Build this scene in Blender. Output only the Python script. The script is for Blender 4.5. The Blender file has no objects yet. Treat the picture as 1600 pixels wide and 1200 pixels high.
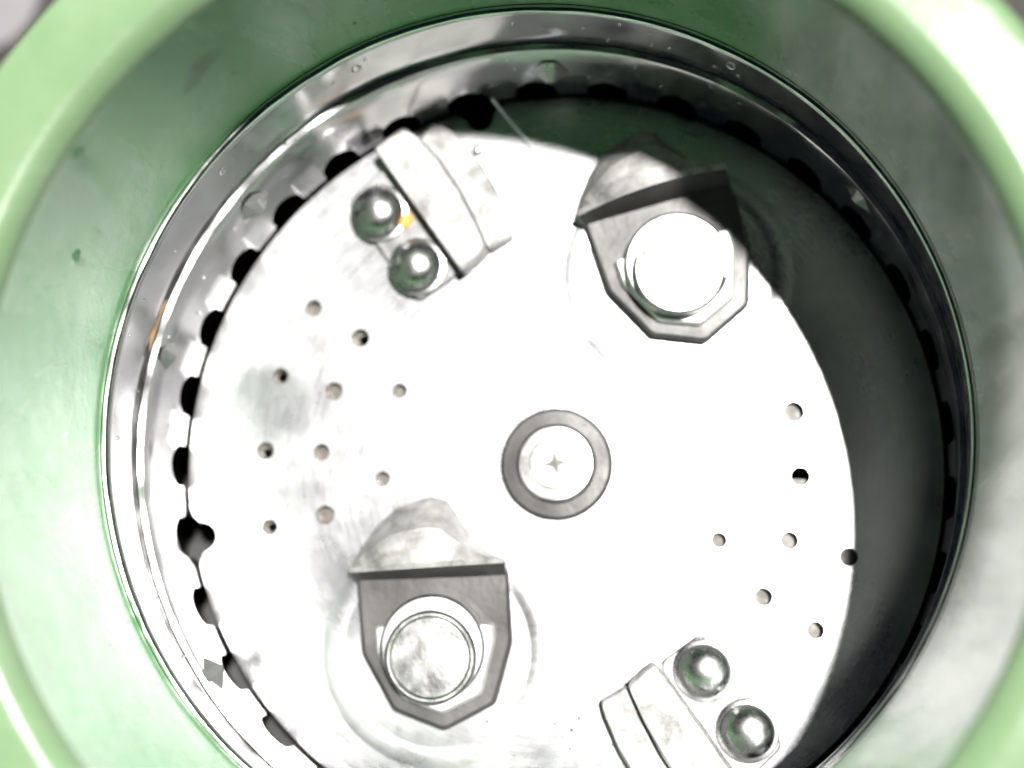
import bpy, bmesh, math, random
from mathutils import Vector, Matrix
from mathutils.geometry import delaunay_2d_cdt

random.seed(7)
S = 0.1                      # one disc radius = 0.1 m; all shapes below are in disc radii
scene = bpy.context.scene
C = scene.collection
PI = math.pi
R = math.radians

# ------------------------------------------------------------------ camera
cam_d = bpy.data.cameras.new('camera')
cam = bpy.data.objects.new('camera', cam_d)
C.objects.link(cam)
cam_d.sensor_width = 36.0
cam_d.lens = 36.0 * 2200.0 / 1600.0
cam_d.clip_start = 0.005
cam_d.clip_end = 200.0
cam.matrix_world = Matrix.Translation(Vector((0.2613, -0.2563, 3.7424)) * S) @ \
    Matrix.Rotation(0.1014, 4, 'Y') @ Matrix.Rotation(0.1251, 4, 'X')
cam_d.dof.use_dof = True
cam_d.dof.focus_distance = 3.43 * S
cam_d.dof.aperture_fstop = 4.2
scene.camera = cam

# ------------------------------------------------------------------ light
SUN = Vector((0.276, 0.193, 1.07)).normalized()
world = bpy.data.worlds.new('World')
scene.world = world
world.use_nodes = True
wn = world.node_tree
bg = wn.nodes['Background']
sky = wn.nodes.new('ShaderNodeTexSky')
sky.sky_type = 'NISHITA'
sky.sun_disc = False
sky.sun_elevation = math.asin(SUN.z)
sky.sun_rotation = math.atan2(SUN.x, SUN.y)
wn.links.new(sky.outputs[0], bg.inputs[0])
bg.inputs[1].default_value = 0.001
sun_d = bpy.data.lights.new('sun', 'SUN')
sun = bpy.data.objects.new('sun', sun_d)
C.objects.link(sun)
sun_d.energy = 5.0
sun_d.angle = R(2.6)
sun_d.color = (1.0, 0.97, 0.93)
sun.rotation_euler = (-SUN).to_track_quat('-Z', 'Y').to_euler()
sun.location = SUN * 2
# unseen fill lamp added low on the far left to brighten the right wall
fill_d = bpy.data.lights.new('side_fill', 'AREA')
fill = bpy.data.objects.new('side_fill', fill_d)
C.objects.link(fill)
fill_d.shape = 'SQUARE'
fill_d.size = .22
fill_d.energy = 10.0
fill_d.color = (1.0, .985, .97)
_d = Vector((math.cos(R(116)) * math.cos(R(20)), math.sin(R(116)) * math.cos(R(20)), math.sin(R(20))))
fill.location = _d * 1.2 + Vector((0, 0, .07))
fill.rotation_euler = (-_d).to_track_quat('-Z', 'Y').to_euler()
scene.view_settings.view_transform = 'Standard'
scene.view_settings.look = 'None'
scene.view_settings.gamma = 1.0
scene.view_settings.exposure = 1.1
scene.render.engine = 'CYCLES'
scene.cycles.max_bounces = 10
scene.cycles.glossy_bounces = 8
scene.cycles.diffuse_bounces = 5
scene.cycles.sample_clamp_indirect = 6.0
scene.cycles.blur_glossy = 0.6
scene.cycles.use_denoising = True


# ------------------------------------------------------------------ materials
class NT:
    def __init__(self, name):
        self.m = bpy.data.materials.new(name)
        self.m.use_nodes = True
        self.t = self.m.node_tree
        self.b = self.t.nodes['Principled BSDF']
        self.tc = self.t.nodes.new('ShaderNodeTexCoord')

    def n(self, typ, **kw):
        n = self.t.nodes.new(typ)
        for k, v in kw.items():
            if k in n.inputs:
                n.inputs[k].default_value = v
            else:
                setattr(n, k, v)
        return n

    def l(self, a, b):
        self.t.links.new(a, b)

    def noise(self, scale, detail=4.0, rough=0.6, dist=0.0, stretch=None, seed=0.0):
        mp = self.n('ShaderNodeMapping')
        self.l(self.tc.outputs['Object'], mp.inputs['Vector'])
        mp.inputs['Location'].default_value = (seed, seed * .7, seed * .3)
        if stretch:
            mp.inputs['Scale'].default_value = stretch
        no = self.n('ShaderNodeTexNoise')
        no.inputs['Scale'].default_value = scale
        no.inputs['Detail'].default_value = detail
        no.inputs['Roughness'].default_value = rough
        no.inputs['Distortion'].default_value = dist
        self.l(mp.outputs[0], no.inputs['Vector'])
        return no.outputs['Fac']

    def ramp(self, fac, stops):
        r = self.n('ShaderNodeValToRGB')
        e = r.color_ramp.elements
        e[0].position, e[0].color = stops[0][0], stops[0][1]
        e[1].position, e[1].color = stops[-1][0], stops[-1][1]
        for p, c in stops[1:-1]:
            q = e.new(p)
            q.color = c
        self.l(fac, r.inputs[0])
        return r.outputs[0]

    def mix(self, fac, a, b):
        m = self.n('ShaderNodeMix', data_type='RGBA')
        for s, v in ((m.inputs[0], fac), (m.inputs[6], a), (m.inputs[7], b)):
            if hasattr(v, 'links') or hasattr(v, 'is_linked'):
                self.l(v, s)
            else:
                s.default_value = v
        return m.outputs[2]

    def bump(self, h, strength=0.3, dist=0.001, prev=None):
        b = self.n('ShaderNodeBump')
        b.inputs['Strength'].default_value = strength
        b.inputs['Distance'].default_value = dist
        self.l(h, b.inputs['Height'])
        if prev is not None:
            self.l(prev, b.inputs['Normal'])
        return b.outputs[0]

    def set(self, **kw):
        for k, v in kw.items():
            s = self.b.inputs[k.replace('_', ' ')]
            if hasattr(v, 'is_linked'):
                self.l(v, s)
            else:
                s.default_value = v
        return self.m


def g(v, a=1.0):
    return (v, v, v, a)


def steel(name, lo, hi, rlo, rhi, scale=40, bump=0.15, bdist=0.0006, stretch=None, fine=True, metal=1.0, tint=(1, 1, 1), bdet=3):
    t = NT(name)
    a = t.noise(scale, 5, .62, .3, stretch)
    col = t.ramp(a, [(.3, (lo * tint[0], lo * tint[1], lo * tint[2], 1)), (.7, (hi * tint[0], hi * tint[1], hi * tint[2], 1))])
    b = t.noise(scale * 2.3, 4, .6, .2, stretch, 3.1)
    ro = t.ramp(b, [(.3, g(rlo)), (.72, g(rhi))])
    nb = t.bump(t.noise(scale * .8, bdet, .5, .4, stretch, 7.7), bump, bdist)
    if fine:
        nb = t.bump(t.noise(scale * 14, 3, .6, 0, stretch, 2.2), bump * .6, bdist * .25, nb)
    return t.set(Base_Color=col, Metallic=metal, Roughness=ro, Normal=nb)


def make_disc_steel():
    t = NT('worn_disc_steel')
    big = t.noise(17, 5, .6, 1.2)
    # circular wear left by the turning disc: noise in polar coordinates
    sp = t.n('ShaderNodeSeparateXYZ')
    t.l(t.tc.outputs['Object'], sp.inputs[0])
    ln = t.n('ShaderNodeVectorMath', operation='LENGTH')
    t.l(t.tc.outputs['Object'], ln.inputs[0])
    at = t.n('ShaderNodeMath', operation='ARCTAN2')
    t.l(sp.outputs[1], at.inputs[0]); t.l(sp.outputs[0], at.inputs[1])
    m1 = t.n('ShaderNodeMath', operation='MULTIPLY')
    t.l(ln.outputs['Value'], m1.inputs[0]); m1.inputs[1].default_value = 900
    m2 = t.n('ShaderNodeMath', operation='MULTIPLY')
    t.l(at.outputs[0], m2.inputs[0]); m2.inputs[1].default_value = 5
    cb = t.n('ShaderNodeCombineXYZ')
    t.l(m1.outputs[0], cb.inputs[0]); t.l(m2.outputs[0], cb.inputs[1])
    ring = t.n('ShaderNodeTexNoise')
    ring.inputs['Scale'].default_value = 1.0
    ring.inputs['Detail'].default_value = 4
    ring.inputs['Roughness'].default_value = .65
    t.l(cb.outputs[0], ring.inputs['Vector'])
    fine = t.noise(130, 5, .7, .5, None, 4.0)
    ad = t.n('ShaderNodeMath', operation='MULTIPLY_ADD')
    t.l(ring.outputs['Fac'], ad.inputs[0]); ad.inputs[1].default_value = .35
    t.l(big, ad.inputs[2])
    ad2 = t.n('ShaderNodeMath', operation='MULTIPLY_ADD')
    t.l(fine, ad2.inputs[0]); ad2.inputs[1].default_value = .25
    t.l(ad.outputs[0], ad2.inputs[2])
    col = t.ramp(ad2.outputs[0], [(.58, (.46, .46, .49, 1)), (.80, (.54, .54, .56, 1)), (.95, (.62, .62, .63, 1))])
    ro = t.ramp(ad2.outputs[0], [(.6, g(.245)), (.80, g(.295)), (.98, g(.345))])
    nb = t.bump(t.noise(24, 3, .5, .3, None, 9.0), .16, .0009)
    nb = t.bump(ring.outputs['Fac'], .10, .0002, nb)
    return t.set(Base_Color=col, Metallic=1.0, Roughness=ro, Normal=nb)


def make_green(painted_glare=False):
    t = NT('green_enamel_with_painted_glare' if painted_glare else 'green_enamel')
    grime = t.noise(20, 6, .66, .9, (1, 1, .45))
    grime2 = t.noise(70, 5, .65, .4, (1, 1, .6), 5.0)
    green = t.ramp(grime2, [(.3, (.115, .285, .125, 1)), (.7, (.145, .325, .15, 1))] if painted_glare else [(.3, (.125, .205, .108, 1)), (.7, (.15, .232, .125, 1))])
    f = t.ramp(grime, [(.50, g(0)), (.62, g(.45)), (.76, g(.8))] if painted_glare else [(.55, g(0)), (.68, g(.15)), (.8, g(.3))])
    c1 = t.mix(f, green, (.29, .36, .29, 1))
    vor = t.noise(34, 2, .4, .2, None, 12.0)
    dk = t.ramp(vor, [(.705, g(0)), (.75, g(.7))])
    c2 = t.mix(dk, c1, (.06, .07, .045, 1))
    if painted_glare:          # white glare and grey shade of the right wall, painted into its colour
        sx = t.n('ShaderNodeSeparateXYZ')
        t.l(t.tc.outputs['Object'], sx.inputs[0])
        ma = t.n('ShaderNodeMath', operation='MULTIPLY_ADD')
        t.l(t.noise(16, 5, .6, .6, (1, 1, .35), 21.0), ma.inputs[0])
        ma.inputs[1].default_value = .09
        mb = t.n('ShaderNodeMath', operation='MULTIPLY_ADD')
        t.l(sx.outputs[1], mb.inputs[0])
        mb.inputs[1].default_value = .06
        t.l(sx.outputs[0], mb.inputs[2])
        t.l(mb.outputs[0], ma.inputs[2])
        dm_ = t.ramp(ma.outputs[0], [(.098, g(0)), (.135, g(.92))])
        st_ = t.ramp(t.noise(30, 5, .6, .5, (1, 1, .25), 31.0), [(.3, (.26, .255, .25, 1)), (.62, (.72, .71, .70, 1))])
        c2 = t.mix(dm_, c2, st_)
    ro = t.ramp(grime, [(.4, g(.24)), (.75, g(.36))] if painted_glare else [(.4, g(.17)), (.75, g(.27))])
    nb = t.bump(t.noise(26, 3, .5, .2, None, 2.0), .25 if painted_glare else .12, .0012)
    nb = t.bump(t.noise(190, 4, .7, .2, None, 6.0), .22, .0004, nb)
    return t.set(Base_Color=c2, Roughness=ro, Normal=nb, Specular_IOR_Level=.15 if painted_glare else .5,
                 Coat_Weight=0.0 if painted_glare else .9, Coat_Roughness=.13)


M = {}
M['green'] = make_green()
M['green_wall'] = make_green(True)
M['disc'] = make_disc_steel()
M['liner'] = steel('polished_liner_steel', .72, .88, .14, .26, 48, 1.0, .0030, (1, 1, .7), False, 1.0, (1, 1, 1), 1.0)
M['bright'] = steel('bright_steel', .56, .72, .27, .40, 60, .25, .0006)
M['rivet'] = steel('rivet_steel', .42, .60, .22, .34, 110, .35, .0006)
M['cast'] = steel('cast_steel', .13, .42, .45, .6, 130, .6, .0009, None, True, .3, (1, .985, .975))
M['collar'] = steel('collar_steel', .5, .68, .36, .48, 60, .25, .0006, None, True, .75)
M['dull'] = steel('dull_grey_steel', .035, .095, .34, .52, 45, .5, .0008, None, True, .45, (1, .97, .95))
M['strip'] = steel('grey_strip_steel', .14, .30, .32, .45, 110, .4, .0006, None, True, .6)
M['pin'] = steel('scuffed_pin_steel', .33, .68, .24, .42, 55, .4, .0008)
M['boss'] = steel('tarnished_boss_steel', .30, .50, .2, .32, 60, .4, .0008, None, True, .8)
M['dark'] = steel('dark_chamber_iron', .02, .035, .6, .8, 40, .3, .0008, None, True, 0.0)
M['brown'] = steel('brown_grey_sediment', .05, .11, .3, .6, 260, .5, .0006, None, True, 0.0, (1, .88, .70))
M['slot'] = steel('shadowed_recess', .16, .22, .5, .6, 200, .2, .0002, None, False, .3)


def plain(name, col, rough=.5, metal=0.0, scale=120, var=.15, bump=.15):
    t = NT(name)
    a = t.noise(scale, 4, .6)
    lo = tuple(c * (1 - var) for c in col) + (1,)
    hi = tuple(min(1, c * (1 + var)) for c in col) + (1,)
    return t.set(Base_Color=t.ramp(a, [(.3, lo), (.7, hi)]), Roughness=rough, Metallic=metal,
                 Normal=t.bump(t.noise(scale * 2, 3, .6, 0, None, 3.3), bump, .0003))


M['orange'] = plain('orange_residue', (.6, .24, .03), .5)
M['rust'] = plain('rust', (.34, .20, .10), .6, 0, 200, .5, .4)
M['highlight'] = plain('pale_highlight', (.62, .66, .70), .35)
M['ground'] = plain('dark_ground', (.022, .018, .017), .8, 0, 30, .4, .5)
M['sheet'] = plain('pale_sheet', (.11, .108, .112), .5, 0, 18, .05, .1)
M['crease'] = plain('crease_line', (.13, .09, .085), .7)
tw = NT('water')
tw.set(Base_Color=(1, 1, 1, 1), Roughness=.02, IOR=1.33, Transmission_Weight=1.0,
       Normal=tw.bump(tw.noise(90, 2, .5), .05, .0002))
M['water'] = tw.m


# ------------------------------------------------------------------ helpers
def link(name, me, mat, parent=None, loc=None, smooth=None):
    o = bpy.data.objects.new(name, me)
    C.objects.link(o)
    if mat:
        me.materials.clear()
        me.materials.append(M[mat])
    if parent:
        o.parent = parent
    if loc:
        o.location = Vector(loc) * S
    return o


def mesh(name, verts, faces, smooth=False, sharp=None):
    me = bpy.data.meshes.new(name)
    me.from_pydata([Vector(v) * S for v in verts], [], faces)
    bm = bmesh.new()
    bm.from_mesh(me)
    bmesh.ops.remove_doubles(bm, verts=bm.verts, dist=1e-7)
    bmesh.ops.recalc_face_normals(bm, faces=bm.faces)
    if smooth:
        for f in bm.faces:
            f.smooth = True
        for e in bm.edges:
            if len(e.link_faces) == 2 and e.calc_face_angle(0) > (sharp or R(35)):
                e.smooth = False
    bm.to_mesh(me)
    bm.free()
    return me


def tag(o, label=None, cat=None, group=None, kind=None):
    if label: o['label'] = label
    if cat: o['category'] = cat
    if group: o['group'] = group
    if kind: o['kind'] = kind
    return o


def empty(name, loc=(0, 0, 0), rz=0):
    o = bpy.data.objects.new(name, None)
    C.objects.link(o)
    o.empty_display_size = .01
    o.location = Vector(loc) * S
    o.rotation_euler = (0, 0, rz)
    return o


def off(z):          # the upper shell sits a hair off the disc's axis
    def ip(xs, ys):
        if z <= xs[0]: return ys[0]
        for i in range(len(xs) - 1):
            if z <= xs[i + 1]:
                t = (z - xs[i]) / (xs[i + 1] - xs[i])
                return ys[i] + t * (ys[i + 1] - ys[i])
        return ys[-1]
    xs = [0, .10, .41, 1.07]
    return ip(xs, [0, 0, -.046, -.0475]), ip(xs, [0, 0, .066, .019])


def lathe(profile, n=192, offs=True, closed=False):
    v, f = [], []
    for (r, z) in profile:
        ox, oy = off(z) if offs else (0, 0)
        for i in range(n):
            a = 2 * PI * i / n
            v.append((ox + r * math.cos(a), oy + r * math.sin(a), z))
    m = len(profile)
    for k in range(m if closed else m - 1):
        k2 = (k + 1) % m
        for i in range(n):
            j = (i + 1) % n
            f.append((k * n + i, k * n + j, k2 * n + j, k2 * n + i))
    return v, f


def arc(cx, cz, r, a0, a1, n):
    return [(cx + r * math.cos(R(a0 + (a1 - a0) * i / n)), cz + r * math.sin(R(a0 + (a1 - a0) * i / n))) for i in range(n + 1)]


def prism(poly, z0, z1, bev=0.0, name='prism', ztop=None):
    """closed prism over a convex-ish polygon with a small top bevel; ztop(x,y) may vary the top"""
    cx = sum(p[0] for p in poly) / len(poly)
    cy = sum(p[1] for p in poly) / len(poly)
    zt = ztop or (lambda x, y: z1)
    n = len(poly)

    def inset(p):
        d = math.hypot(p[0] - cx, p[1] - cy)
        k = max(0, (d - bev * 1.2) / d)
        return (cx + (p[0] - cx) * k, cy + (p[1] - cy) * k)
    v = [(x, y, z0) for x, y in poly]
    v += [(x, y, zt(x, y) - bev) for x, y in poly]
    rings = 2
    if bev > 0:
        v += [(*inset(p), zt(*inset(p))) for p in poly]
        rings = 3
    f = []
    for k in range(rings - 1):
        for i in range(n):
            j = (i + 1) % n
            f.append((k * n + i, k * n + j, (k + 1) * n + j, (k + 1) * n + i))
    f.append(tuple(range((rings - 1) * n, rings * n)))
    f.append(tuple(reversed(range(n))))
    return mesh(name, v, f)


def round_poly(poly, rad, seg=5):
    out = []
    n = len(poly)
    for i in range(n):
        p0, p1, p2 = Vector(poly[i - 1]), Vector(poly[i]), Vector(poly[(i + 1) % n])
        a, b = (p0 - p1), (p2 - p1)
        r = min(rad, a.length * .45, b.length * .45)
        A, B = p1 + a.normalized() * r, p1 + b.normalized() * r
        for k in range(seg + 1):
            t = k / seg
            q = A * (1 - t) ** 2 + p1 * 2 * t * (1 - t) + B * t * t
            out.append((q.x, q.y))
    return out


def disc_revolve(profile, n=64):
    """revolved solid about z through origin, first and last profile points on the axis or open"""
    v, f = lathe(profile, n, False)
    if profile[-1][0] > 0:
        m = len(profile) - 1
        f.append(tuple(range(m * n, (m + 1) * n)))
    return v, f


# ------------------------------------------------------------------ ground
gv = []
gn = 24
ext = 400
o = link('ground', mesh('ground', [(-ext, -ext, -1.6), (ext, -ext, -1.6), (ext, ext, -1.6), (-ext, ext, -1.6)], [(0, 1, 2, 3)]), 'ground')
tag(o, kind='structure')

# ------------------------------------------------------------------ green housing
HZ = 1.07
house = empty('disposer_housing', (0, 0, -1.6))
tag(house, 'round green enamelled housing open at the top, filling the frame edges', 'housing')
up = 1.6
wallp = [(1.052, .405), (1.053, .46), (1.055, .62), (1.057, .80), (1.06, .94), (1.06, 1.0)]
v, f = lathe(wallp, 224)
v = [(x, y, z + up) for x, y, z in v]
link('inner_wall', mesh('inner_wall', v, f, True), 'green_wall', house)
fl = [(1.06, 1.0)] + arc(1.12, 1.0, .06, 180, 90, 8)[1:]
fl += [(1.15, 1.0605), (1.22, 1.064)] + arc(1.245, 1.035, .03, 90, 0, 5) + [(1.275, .97), (1.265, .95), (1.14, .94)]
v, f = lathe(fl, 224)
v = [(x, y, z + up) for x, y, z in v]
link('rim_flange', mesh('rim_flange', v, f, True, R(50)), 'green', house)
v, f = lathe([(1.14, .94), (1.14, .3), (1.20, .2), (1.20, -1.2), (1.24, -1.3), (1.24, -1.6)], 128)
v = [(x, y, z + up) for x, y, z in v]
link('outer_shell', mesh('outer_shell', v, f, True), 'green', house)
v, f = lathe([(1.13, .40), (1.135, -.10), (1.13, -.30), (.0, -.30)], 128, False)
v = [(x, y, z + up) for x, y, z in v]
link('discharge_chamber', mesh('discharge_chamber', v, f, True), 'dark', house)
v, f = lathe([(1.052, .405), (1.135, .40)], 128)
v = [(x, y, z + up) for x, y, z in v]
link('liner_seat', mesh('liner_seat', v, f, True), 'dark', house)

# ------------------------------------------------------------------ grinding ring
ring = empty('grinding_ring', (0, 0, -.05))
tag(ring, 'stainless steel grinding ring lining the wall, notched along its lower edge', 'ring')
NN = 33
PH = R(180.0)


def notch(a):
    """lower edge height of the ring at angle a"""
    st = 2 * PI / NN
    d = ((a - PH + st / 2) % st) - st / 2
    s = abs(d)                                    # arc length, radius about 1
    w, h = .053, .112
    base = -.035
    if s < w:
        return h - w + math.sqrt(max(0, w * w - s * s)) * 1.0
    if s < w + .026:                              # flared foot
        t = (s - w) / .026
        return base + (h - w - base) * (1 - math.sqrt(max(0, 1 - (1 - t) ** 2)))
    return base


def build_ring():
    v, f = [], []
    cols = []
    st = 2 * PI / NN
    offs = []
    w = .053
    for i in range(0, 13):
        offs.append(w * math.sin(PI / 2 * i / 12))
    for i in range(1, 8):
        offs.append(w + .026 * (i / 7) ** 1.5)
    full = sorted(set([-x for x in offs] + offs))
    for k in range(NN):
        c = PH + k * st
        for d in full:
            cols.append(c + d)
    levels_in = [.13, .15, .20, .245]
    n = len(cols)
    rows = []
    ri, ro = 1.015, 1.045

    def add(r, zf):
        row = []
        for a in cols:
            z = zf(a)
            ox, oy = off(max(z, 0))
            row.append(len(v))
            v.append((ox + r * math.cos(a), oy + r * math.sin(a), z + .05))
        rows.append(row)
    add(ro, lambda a: .245)
    add(ro, lambda a: notch(a))
    add(ri + .004, lambda a: notch(a))
    add(ri, lambda a: notch(a) + .002)
    add(ri, lambda a: max(notch(a) + .010, .02))
    for z in levels_in:
        add(ri, lambda a, z=z: z)
    add(ri + .004, lambda a: .257)
    add(ri + .018, lambda a: .260)
    for k in range(len(rows) - 1):
        for i in range(n):
            j = (i + 1) % n
            f.append((rows[k][i], rows[k][j], rows[k + 1][j], rows[k + 1][i]))
    return v, f


v, f = build_ring()
link('notched_ring', mesh('notched_ring', v, f, True, R(40)), 'liner', ring)
lp = [(1.046, .235), (1.034, .262), (1.034, .30), (1.034, .36), (1.0345, .385)] + arc(1.0475, .392, .013, 180, 0, 6)
v, f = lathe(lp, 224)
v = [(x, y, z + .05) for x, y, z in v]
link('liner_band', mesh('liner_band', v, f, True, R(50)), 'liner', ring)

# rust bled from the seam
rv, rf = [], []
for i in range(25):
    t_ = i / 24
    a_ = R(158.5 + 8 * t_)
    wd = .016 * math.sin(PI * t_) ** .7 * (1 + .35 * math.sin(9 * t_ + 1))
    for z_ in (.268, .268 + wd + .001):
        ox, oy = off(z_)
        rv.append((ox + 1.0332 * math.cos(a_), oy + 1.0332 * math.sin(a_), z_ + .05))
for i in range(24):
    rf.append((2 * i, 2 * i + 1, 2 * i + 3, 2 * i + 2))
link('rust_stain', mesh('rust_stain', rv, rf, True), 'rust', ring)

# pressed diamond bosses standing in from the ring
for ang, zc, w, h, dep in [(139.5, .185, .058, .055, .030), (-146.4, .205, .055, .055, .034), (89.6, .160, .060, .052, .034),
                           (165.6, .205, .045, .05, .022), (38.5, .20, .058, .055, .016), (-96, .17, .058, .055, .03)]:
    a0 = R(ang)
    ox, oy = off(zc)
    vs = []
    pts = [(-w, 0, 0), (-w * .2, -h, 0), (w * .2, -h, 0), (w, 0, 0), (w * .25, h, 0), (-w * .25, h, 0), (-w * .12, h * .1, dep), (w * .12, h * .1, dep)]
    for (s, dz, d) in pts:
        r = 1.0165 - d + (0.0 if d else .004)
        vs.append((ox + r * math.cos(a0 - s), oy + r * math.sin(a0 - s), zc + dz + .05))
    fs = [(0, 1, 6), (1, 2, 7, 6), (2, 3, 7), (3, 4, 7), (4, 5, 6, 7), (5, 0, 6)]
    link('diamond_boss', mesh('diamond_boss', vs, fs), 'boss', ring)

# ------------------------------------------------------------------ rotating disc
disc = empty('grinding_disc', (0, 0, -.035))
tag(disc, 'round steel grinding disc with drilled holes, filling the bottom of the chamber', 'disc')
D0 = .035
scallops = [102.3, 191.2]
holes = []
for base in (0, 180):
    for a in ((147, 162, 177, 192) if base == 0 else (147, 162)):
        holes.append((.796, a + base, random.uniform(.022, .026)))
    for a in (147, 161.5, 176.7, 192):
        holes.append((.640, a + base, random.uniform(.023, .029)))
    for a in ((154.6, 184.4) if base == 0 else (154.6,)):
        holes.append((.471, a + base, .0205))


def disc_outline():
    out = []
    sr, sc = .046, 1.005
    half = .085
    n = 360
    marks = [R(x) for x in scallops]

    def near(a):
        for m in marks:
            d = (a - m + PI) % (2 * PI) - PI
            if abs(d) < half: return m
        return None
    done = set()
    i = 0
    while i < n:
        a = 2 * PI * i / n
        m = near(a)
        if m is None:
            out.append((math.cos(a), math.sin(a)))
        elif m not in done:
            done.add(m)
            # flared scallop, drawn across the mark
            pts = []
            for k in range(-16, 17):
                s = half * k / 16
                t = abs(s)
                if t < .04:
                    dr = .022 + math.sqrt(max(0, .04 ** 2 - t * t))
                else:
                    u = (t - .04) / (half - .04)
                    dr = .022 * (1 - u) ** 2
                r = 1 - dr
                pts.append((r * math.cos(m + s), r * math.sin(m + s)))
            out.extend(pts)
        i += 1
    return out


def build_disc():
    ol = [(x * 1.006, y * 1.006) for x, y in disc_outline()]
    loops = [ol]
    hc = []
    for r, a, hr in holes:
        cx, cy = r * math.cos(R(a)), r * math.sin(R(a))
        hc.append((cx, cy, hr))
        loops.append([(cx + hr * math.cos(2 * PI * k / 20), cy + hr * math.sin(2 * PI * k / 20)) for k in range(20)])
    pts, edges = [], []
    for lp_ in loops:
        b = len(pts)
        pts += [Vector(p) for p in lp_]
        edges += [(b + k, b + (k + 1) % len(lp_)) for k in range(len(lp_))]
    nb = len(pts)
    for gx in range(-11, 12):
        for gy in range(-11, 12):
            x, y = gx * .085, gy * .085
            if math.hypot(x, y) < .88 and all(math.hypot(x - h[0], y - h[1]) > h[2] + .02 for h in hc):
                pts.append(Vector((x, y)))
    res = delaunay_2d_cdt(pts, edges, [], 0, 1e-6)
    V, F = res[0], res[2]
    import bisect

    def inside_outline(x, y):
        c = False
        j = len(ol) - 1
        for i in range(len(ol)):
            if (ol[i][1] > y) != (ol[j][1] > y) and x < (ol[j][0] - ol[i][0]) * (y - ol[i][1]) / (ol[j][1] - ol[i][1]) + ol[i][0]:
                c = not c
            j = i
        return c
    keep = []
    for t in F:
        cx = sum(V[i].x for i in t) / 3
        cy = sum(V[i].y for i in t) / 3
        if any(math.hypot(cx - h[0], cy - h[1]) < h[2] * .97 for h in hc):
            continue
        rr = math.hypot(cx, cy)
        if rr > .86 and not inside_outline(cx, cy):
            continue
        keep.append(tuple(t))
    verts = [(p.x, p.y, D0) for p in V]
    n = len(verts)
    th = .028
    verts += [(p.x, p.y, D0 - th) for p in V]
    faces = list(keep) + [tuple(reversed([i + n for i in t])) for t in keep]
    cnt = {}
    for t in keep:
        for k in range(3):
            e = (t[k], t[(k + 1) % 3])
            key = tuple(sorted(e))
            cnt.setdefault(key, []).append(e)
    for key, es in cnt.items():
        if len(es) == 1:
            a, b = es[0]
            faces.append((b, a, a + n, b + n))
    return verts, faces


v, f = build_disc()
dm = mesh('disc_plate', v, f)
link('disc_plate', dm, 'disc', disc)
v, f = disc_revolve([(.93, -.05 + D0), (.93, -.033 + D0), (.0, -.033 + D0)], 96)
link('backing_plate', mesh('backing_plate', v, f[:-1], True), 'brown', disc)
PIN = [(.606 * math.cos(R(57.2)), .606 * math.sin(R(57.2))), (-.586 * math.cos(R(57.0)), -.586 * math.sin(R(57.0)))]
for px, py in PIN:                       # shallow bead pressed round each swivel lug
    v, f = [], []
    n = 96
    prof = [(.250, .0005), (.264, .002), (.278, .0028), (.292, .002), (.306, .0005)]
    for r, z in prof:
        for i in range(n):
            a = 2 * PI * i / n
            v.append((px + r * math.cos(a), py + r * math.sin(a), D0 + z))
    for k in range(len(prof) - 1):
        for i in range(n):
            j = (i + 1) % n
            f.append((k * n + i, k * n + j, (k + 1) * n + j, (k + 1) * n + i))
    link('pressed_bead', mesh('pressed_bead', v, f, True), 'disc', disc)

# hub
v, f = disc_revolve([(.150, D0 - .002), (.148, D0 + .010), (.140, D0 + .018), (.106, D0 + .020), (.100, D0 + .012)], 72)
hub = link('hub_washer', mesh('hub_washer', v, f[:-1], True, R(40)), 'dull', disc)
v, f = disc_revolve([(.103, D0 + .008), (.102, D0 + .026), (.096, D0 + .033), (.070, D0 + .0355), (.067, D0 + .0335), (.064, D0 + .0355), (.03, D0 + .037), (.0005, D0 + .037)], 72)
btn = link('hub_cap', mesh('hub_cap', v, f, True, R(30)), 'bright', hub)
star = []
for k in range(8):
    r = .036 if k % 2 == 0 else .013
    a = R(8) + k * PI / 4
    star.append((r * math.cos(a), r * math.sin(a)))
link('star_recess', prism(star, D0 + .036, D0 + .0385, 0, 'star_recess'), 'brown', hub)


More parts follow.
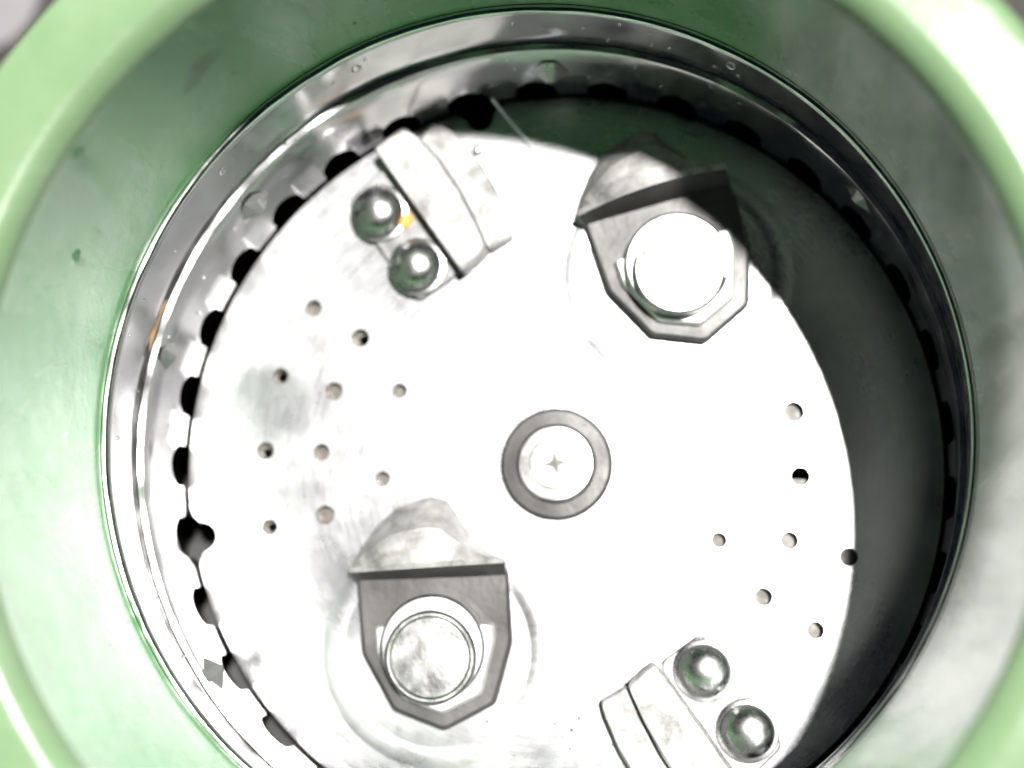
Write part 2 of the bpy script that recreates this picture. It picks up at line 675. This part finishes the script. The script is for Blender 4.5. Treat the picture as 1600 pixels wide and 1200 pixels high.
# ------------------------------------------------------------------ fixed impellers (riveted to the disc)
def fixed_impeller(ang, label):
    a = R(ang)
    cu, su = math.cos(a), math.sin(a)

    def P(u, w):       # u outwards, w clockwise across
        return (u * cu + w * su, u * su - w * cu)
    strip = round_poly([P(.575, -.055), P(.575, .088), P(.945, .088), P(.925, -.055)], .03)
    st = link('fixed_impeller', prism(strip, D0, D0 + .020, .004, 'impeller_plate'), 'strip', disc)
    tag(st, label)
    barA = [P(.560, .0905)] + [P(.985, .0905), P(.985, .190), P(.94, .206), P(.86, .216), P(.76, .212), P(.66, .199), P(.57, .180)]
    link('impeller_bar', prism(round_poly(barA, .012, 3), D0, D0 + .082, .007, 'impeller_bar'), 'cast', st)
    barB = [P(.572, .184), P(.66, .2025), P(.76, .2155), P(.86, .2195), P(.945, .210), P(.958, .272), P(.90, .296), P(.80, .306), P(.70, .298), P(.60, .276), P(.565, .262)]
    link('impeller_step', prism(round_poly(barB, .012, 3), D0, D0 + .046, .006, 'impeller_step'), 'cast', st)
    for u in (.842, .657):
        w, f_ = disc_revolve([(.082, 0), (.081, .004), (.078, .006), (.05, .006)], 40)
        x, y = P(u, 0)
        wa = link('rivet', mesh('rivet_washer', w, f_, True), 'bright', st, (x, y, D0 + .0195))
        prof = []
        for k in range(13):
            t = R(90) * k / 12
            prof.append((max(.0004, .068 * math.cos(t)), .018 + .044 * math.sin(t)))
        prof = [(.068, .0)] + prof
        w, f_ = disc_revolve(prof, 48)
        dmesh = mesh('rivet_dome', w, f_, True)
        # one rivet = seat and dome in one mesh
        bm = bmesh.new()
        bm.from_mesh(wa.data)
        bm.from_mesh(dmesh)
        bm.to_mesh(wa.data)
        bm.free()
        wa.data.materials.clear()
        wa.data.materials.append(M['rivet'])
    return st


fixed_impeller(125.0, 'riveted impeller at the upper left with an orange speck between its two domed rivets')
fixed_impeller(-54.6, 'riveted impeller cut by the bottom edge of the picture, with two domed rivets')


# ------------------------------------------------------------------ swivel lugs
def swivel_lug(loc, rot, label):
    t = empty('swivel_lug', (loc[0], loc[1], 0.0005), rot)
    tag(t, label, 'lug', 'swivel lugs on the disc')
    outer = [(-.205, .205), (-.195, .0), (-.115, -.150), (.02, -.205), (.155, -.140), (.205, .02), (.200, .215)]
    link('base_plate', prism(round_poly(outer, .012, 3), 0, .036, .010, 'lug_base'), 'dull', t)
    col = [(-.155, .072), (-.152, .0), (-.088, -.118), (.018, -.160), (.122, -.112), (.160, .022), (.160, .070)]
    link('collar', prism(round_poly(col, .012, 3), .0355, .058, .007, 'lug_collar'), 'collar', t)
    # bent-up tab: front face dull under the crest, back falls to the disc
    n = 10
    v, f = [], []
    rowsn = []
    for i in range(n + 1):
        s = i / n
        x0 = -.218 + s * (.195 + .218)
        crest_y = .212 + .012 * s
        hz = .145 - .075 * (abs(s - .5) * 2) ** 2
        bx0 = -.205 + s * .40
        back_pts = [(-.225, .215), (-.185, .300), (-.106, .377), (-.03, .402), (.032, .411), (.083, .33), (.13, .27), (.200, .225)]
        u = s * (len(back_pts) - 1)
        k = min(int(u), len(back_pts) - 2)
        fr = u - k
        bx = back_pts[k][0] * (1 - fr) + back_pts[k + 1][0] * fr
        by = back_pts[k][1] * (1 - fr) + back_pts[k + 1][1] * fr
        mx, my = x0 * .45 + bx * .55, crest_y * .45 + by * .55
        row = [(bx0, .19, .034), (x0, crest_y, hz - .006), (x0, crest_y + .014, hz), (mx, my, hz * .86), (bx, by, .012), (bx, by, 0.0), (bx0, .19, 0.0)]
        rowsn.append(row)
    m = 7
    for row in rowsn:
        v += row
    for i in range(n):
        for k in range(m):
            k2 = (k + 1) % m
            f.append((i * m + k, i * m + k2, (i + 1) * m + k2, (i + 1) * m + k))
    f.append(tuple(range(m)))
    f.append(tuple(reversed(range(n * m, n * m + m))))
    tab = link('raised_tab', mesh('raised_tab', v, f, True, R(25)), 'cast', t)
    tab.data.materials.append(M['dull'])
    for i in range(n):
        tab.data.polygons[i * m].material_index = 1
    v, f = disc_revolve([(.138, 0), (.138, .020), (.130, .028), (.10, .029)], 64)
    pin = link('pivot_pin', mesh('pivot_pin', v, f, True, R(30)), 'bright', t, (0, .012, .057))
    v, f = disc_revolve([(.119, 0), (.119, .022), (.112, .030), (.106, .030), (.100, .0255), (.06, .0265), (.0005, .029)], 64)
    link('pin_head', mesh('pin_head', v, f, True, R(30)), 'pin', pin, (0, -.022, .0285))
    return t


swivel_lug(PIN[0], R(15), 'swivel lug at the upper right with its raised tab half in the dark shadow')
swivel_lug(PIN[1], R(2), 'swivel lug at the lower left, fully sunlit, tab pointing to the hub')


# ------------------------------------------------------------------ small loose things
def on_wall(ang, z, r):
    ox, oy = off(z)
    return Vector((ox + r * math.cos(R(ang)), oy + r * math.sin(R(ang)), z))


def drop(name, ang, z, r, size, label, group):
    p = on_wall(ang, z, r)
    n = Vector((-math.cos(R(ang)), -math.sin(R(ang)), 0))
    prof = [(size * math.cos(R(90) * k / 8) if k < 8 else size * .02, size * .55 * math.sin(R(90) * k / 8)) for k in range(9)]
    v, f = disc_revolve([(size * .6, -.004)] + prof, 20)
    f.append(tuple(reversed(range(20))))
    o = link(name, mesh(name, v, f, True, R(60)), 'water', None, p)
    o.rotation_mode = 'QUATERNION'
    o.rotation_quaternion = n.to_track_quat('Z', 'Y')
    tag(o, label, 'water drop', group)


gd = 'water drops clinging to the chamber wall'
drop('water_drop', 127.6, 1.0, 1.060, .016, 'water drop at the top edge of the green wall, highest on the left', gd)
drop('water_drop', 147.4, .965, 1.060, .015, 'water drop on the green wall just below the bright upper left rim', gd)
drop('water_drop', 158.6, .741, 1.0562, .014, 'water drop on the green wall beside the dark stain at the left', gd)
drop('water_drop', 139.5, .352, 1.034, .011, 'tiny water drop on the steel band at the upper left', gd)
drop('water_drop', 115.5, .345, 1.034, .013, 'round bead of water on the steel band at the top left', gd)
drop('water_drop', 61.3, .345, 1.034, .013, 'bead of water on the dark steel band at the top right', gd)
drop('water_drop', 28.6, .927, 1.0597, .018, 'water drop on the shaded green wall below the white upper right rim', gd)

# beads of water standing in some holes
for (r_, a_, s_, lab) in [(.634, 146.8, .013, 'bead of water in the drilled hole next to the lower rivet'),
                          (.795, 177.2, .013, 'bead of water in the leftmost drilled hole'),
                          (.797, 162.0, .013, 'bead of water in the hole below the upper left corner of the hole group'),
                          (.795, -168.0, .012, 'bead of water in the lowest hole of the left group')]:
    v, f = disc_revolve([(s_ * .7, -.004)] + [(s_ * math.cos(R(90) * k / 8) if k < 8 else s_ * .02, s_ * .9 * math.sin(R(90) * k / 8)) for k in range(9)], 20)
    f.append(tuple(reversed(range(20))))
    o = link('water_bead', mesh('water_bead', v, f, True, R(60)), 'water', None, (r_ * math.cos(R(a_)), r_ * math.sin(R(a_)), -.029))
    tag(o, lab, 'water drop', 'beads of water in the holes')

v, f = disc_revolve([(.012, -.002)] + [(.015 * math.cos(R(90) * k / 8) if k < 8 else .0003, .013 * math.sin(R(90) * k / 8)) for k in range(9)], 20)
o = link('glint_bead', mesh('glint_bead', v, f, True, R(60)), 'bright', None, (-.214, .866, .0015))  # bead added to stand for a small bright glint
tag(o, 'tiny bright bead added as a glint on the disc beside the outer step of the upper left impeller', 'bead')

# fine wet specks over disc, ring and wall, too many and too small to count
sv, sf = [], []


def speck(p, nrm, r):
    q = nrm.to_track_quat('Z', 'Y')
    b0 = len(sv)
    for k, (rr, hh) in enumerate(((1, -.1), (.8, .45), (.35, .7))):
        for i in range(7):
            a = 2 * PI * i / 7
            sv.append(tuple(p + q @ Vector((r * rr * math.cos(a), r * rr * math.sin(a), r * hh))))
    for k in range(2):
        for i in range(7):
            j = (i + 1) % 7
            sf.append((b0 + k * 7 + i, b0 + k * 7 + j, b0 + k * 7 + 7 + j, b0 + k * 7 + 7 + i))
    sf.append(tuple(b0 + 14 + i for i in range(7)))


for i in range(90):
    r_ = math.sqrt(random.uniform(.10, .95))
    a_ = R(random.uniform(95, 285))
    speck(Vector((r_ * math.cos(a_), r_ * math.sin(a_), .0005)), Vector((0, 0, 1)), random.uniform(.002, .0045))
for i in range(150):
    a_ = random.uniform(60, 330)
    z_ = random.uniform(.12, .37)
    speck(on_wall(a_, z_, 1.0145 if z_ < .24 else 1.0335), Vector((-math.cos(R(a_)), -math.sin(R(a_)), 0)), random.uniform(.002, .006))
for i in range(60):
    a_ = random.uniform(0, 360)
    z_ = random.uniform(.42, .98)
    speck(on_wall(a_, z_, 1.0515 + (z_ - .41) * .015), Vector((-math.cos(R(a_)), -math.sin(R(a_)), 0)), random.uniform(.002, .006))
o = link('wet_specks', mesh('wet_specks', sv, sf, True, R(80)), 'water')
tag(o, 'fine wet specks spattered over disc, ring and green wall', 'water', None, 'stuff')

# orange speck on the impeller plate
sp = []
for k in range(9):
    a = 2 * PI * k / 9
    rr = .020 * (1 + .25 * random.uniform(-1, 1))
    sp.append((rr * math.cos(a) * 1.1, rr * math.sin(a)))
o = link('orange_speck', prism(sp, 0, .010, .004, 'orange_speck'), 'orange', None, (-.409, .668, .0198))
tag(o, 'small orange speck of residue beside the upper rivet', 'residue')


def tube(name, pts, r, mat, seg=8):
    v, f = [], []
    pts = [Vector(p) for p in pts]
    n = len(pts)
    for i, p in enumerate(pts):
        t = (pts[min(i + 1, n - 1)] - pts[max(i - 1, 0)]).normalized()
        u = t.cross(Vector((0, 0, 1)))
        if u.length < 1e-4: u = Vector((1, 0, 0))
        u.normalize()
        w = t.cross(u)
        for k in range(seg):
            a = 2 * PI * k / seg
            q = p + (u * math.cos(a) + w * math.sin(a)) * r
            v.append(tuple(q))
    for i in range(n - 1):
        for k in range(seg):
            j = (k + 1) % seg
            f.append((i * seg + k, i * seg + j, (i + 1) * seg + j, (i + 1) * seg + k))
    f.append(tuple(reversed(range(seg))))
    f.append(tuple(range((n - 1) * seg, n * seg)))
    return link(name, mesh(name, v, f, True), mat)


hl_pts = []  # thin pale tube added as the bright edge of a reflection
for i in range(15):
    t = i / 14
    x = -.165 + t * .135
    y = .985 - .145 * t - .02 * t ** 4
    hl_pts.append((x, y, .085 - .078 * min(1, t * 1.6) ** .7))
tag(tube('highlight', hl_pts, .0045, 'highlight'), 'thin pale curved fibre built as a tube below the black notch at the top', 'highlight')

# pale sheet with a crease on the dark ground beyond the rim
sh = round_poly([(-4.2, 3.4), (-2.16, 3.0), (-2.24, 1.81), (-2.9, 1.81), (-4.2, 1.9)], .32, 10)
sheet = empty('pale_sheet', (0, 0, -1.6))
tag(sheet, 'pale grey sheet on the dark ground, beyond the rim in the upper left corner', 'sheet')
link('panel', prism(sh, .002, .03, .006, 'panel'), 'sheet', sheet)
link('crease', prism([(-2.66, 2.86), (-2.652, 2.86), (-2.310, 1.835), (-2.318, 1.835)], .0301, .033, 0, 'crease'), 'crease', sheet)
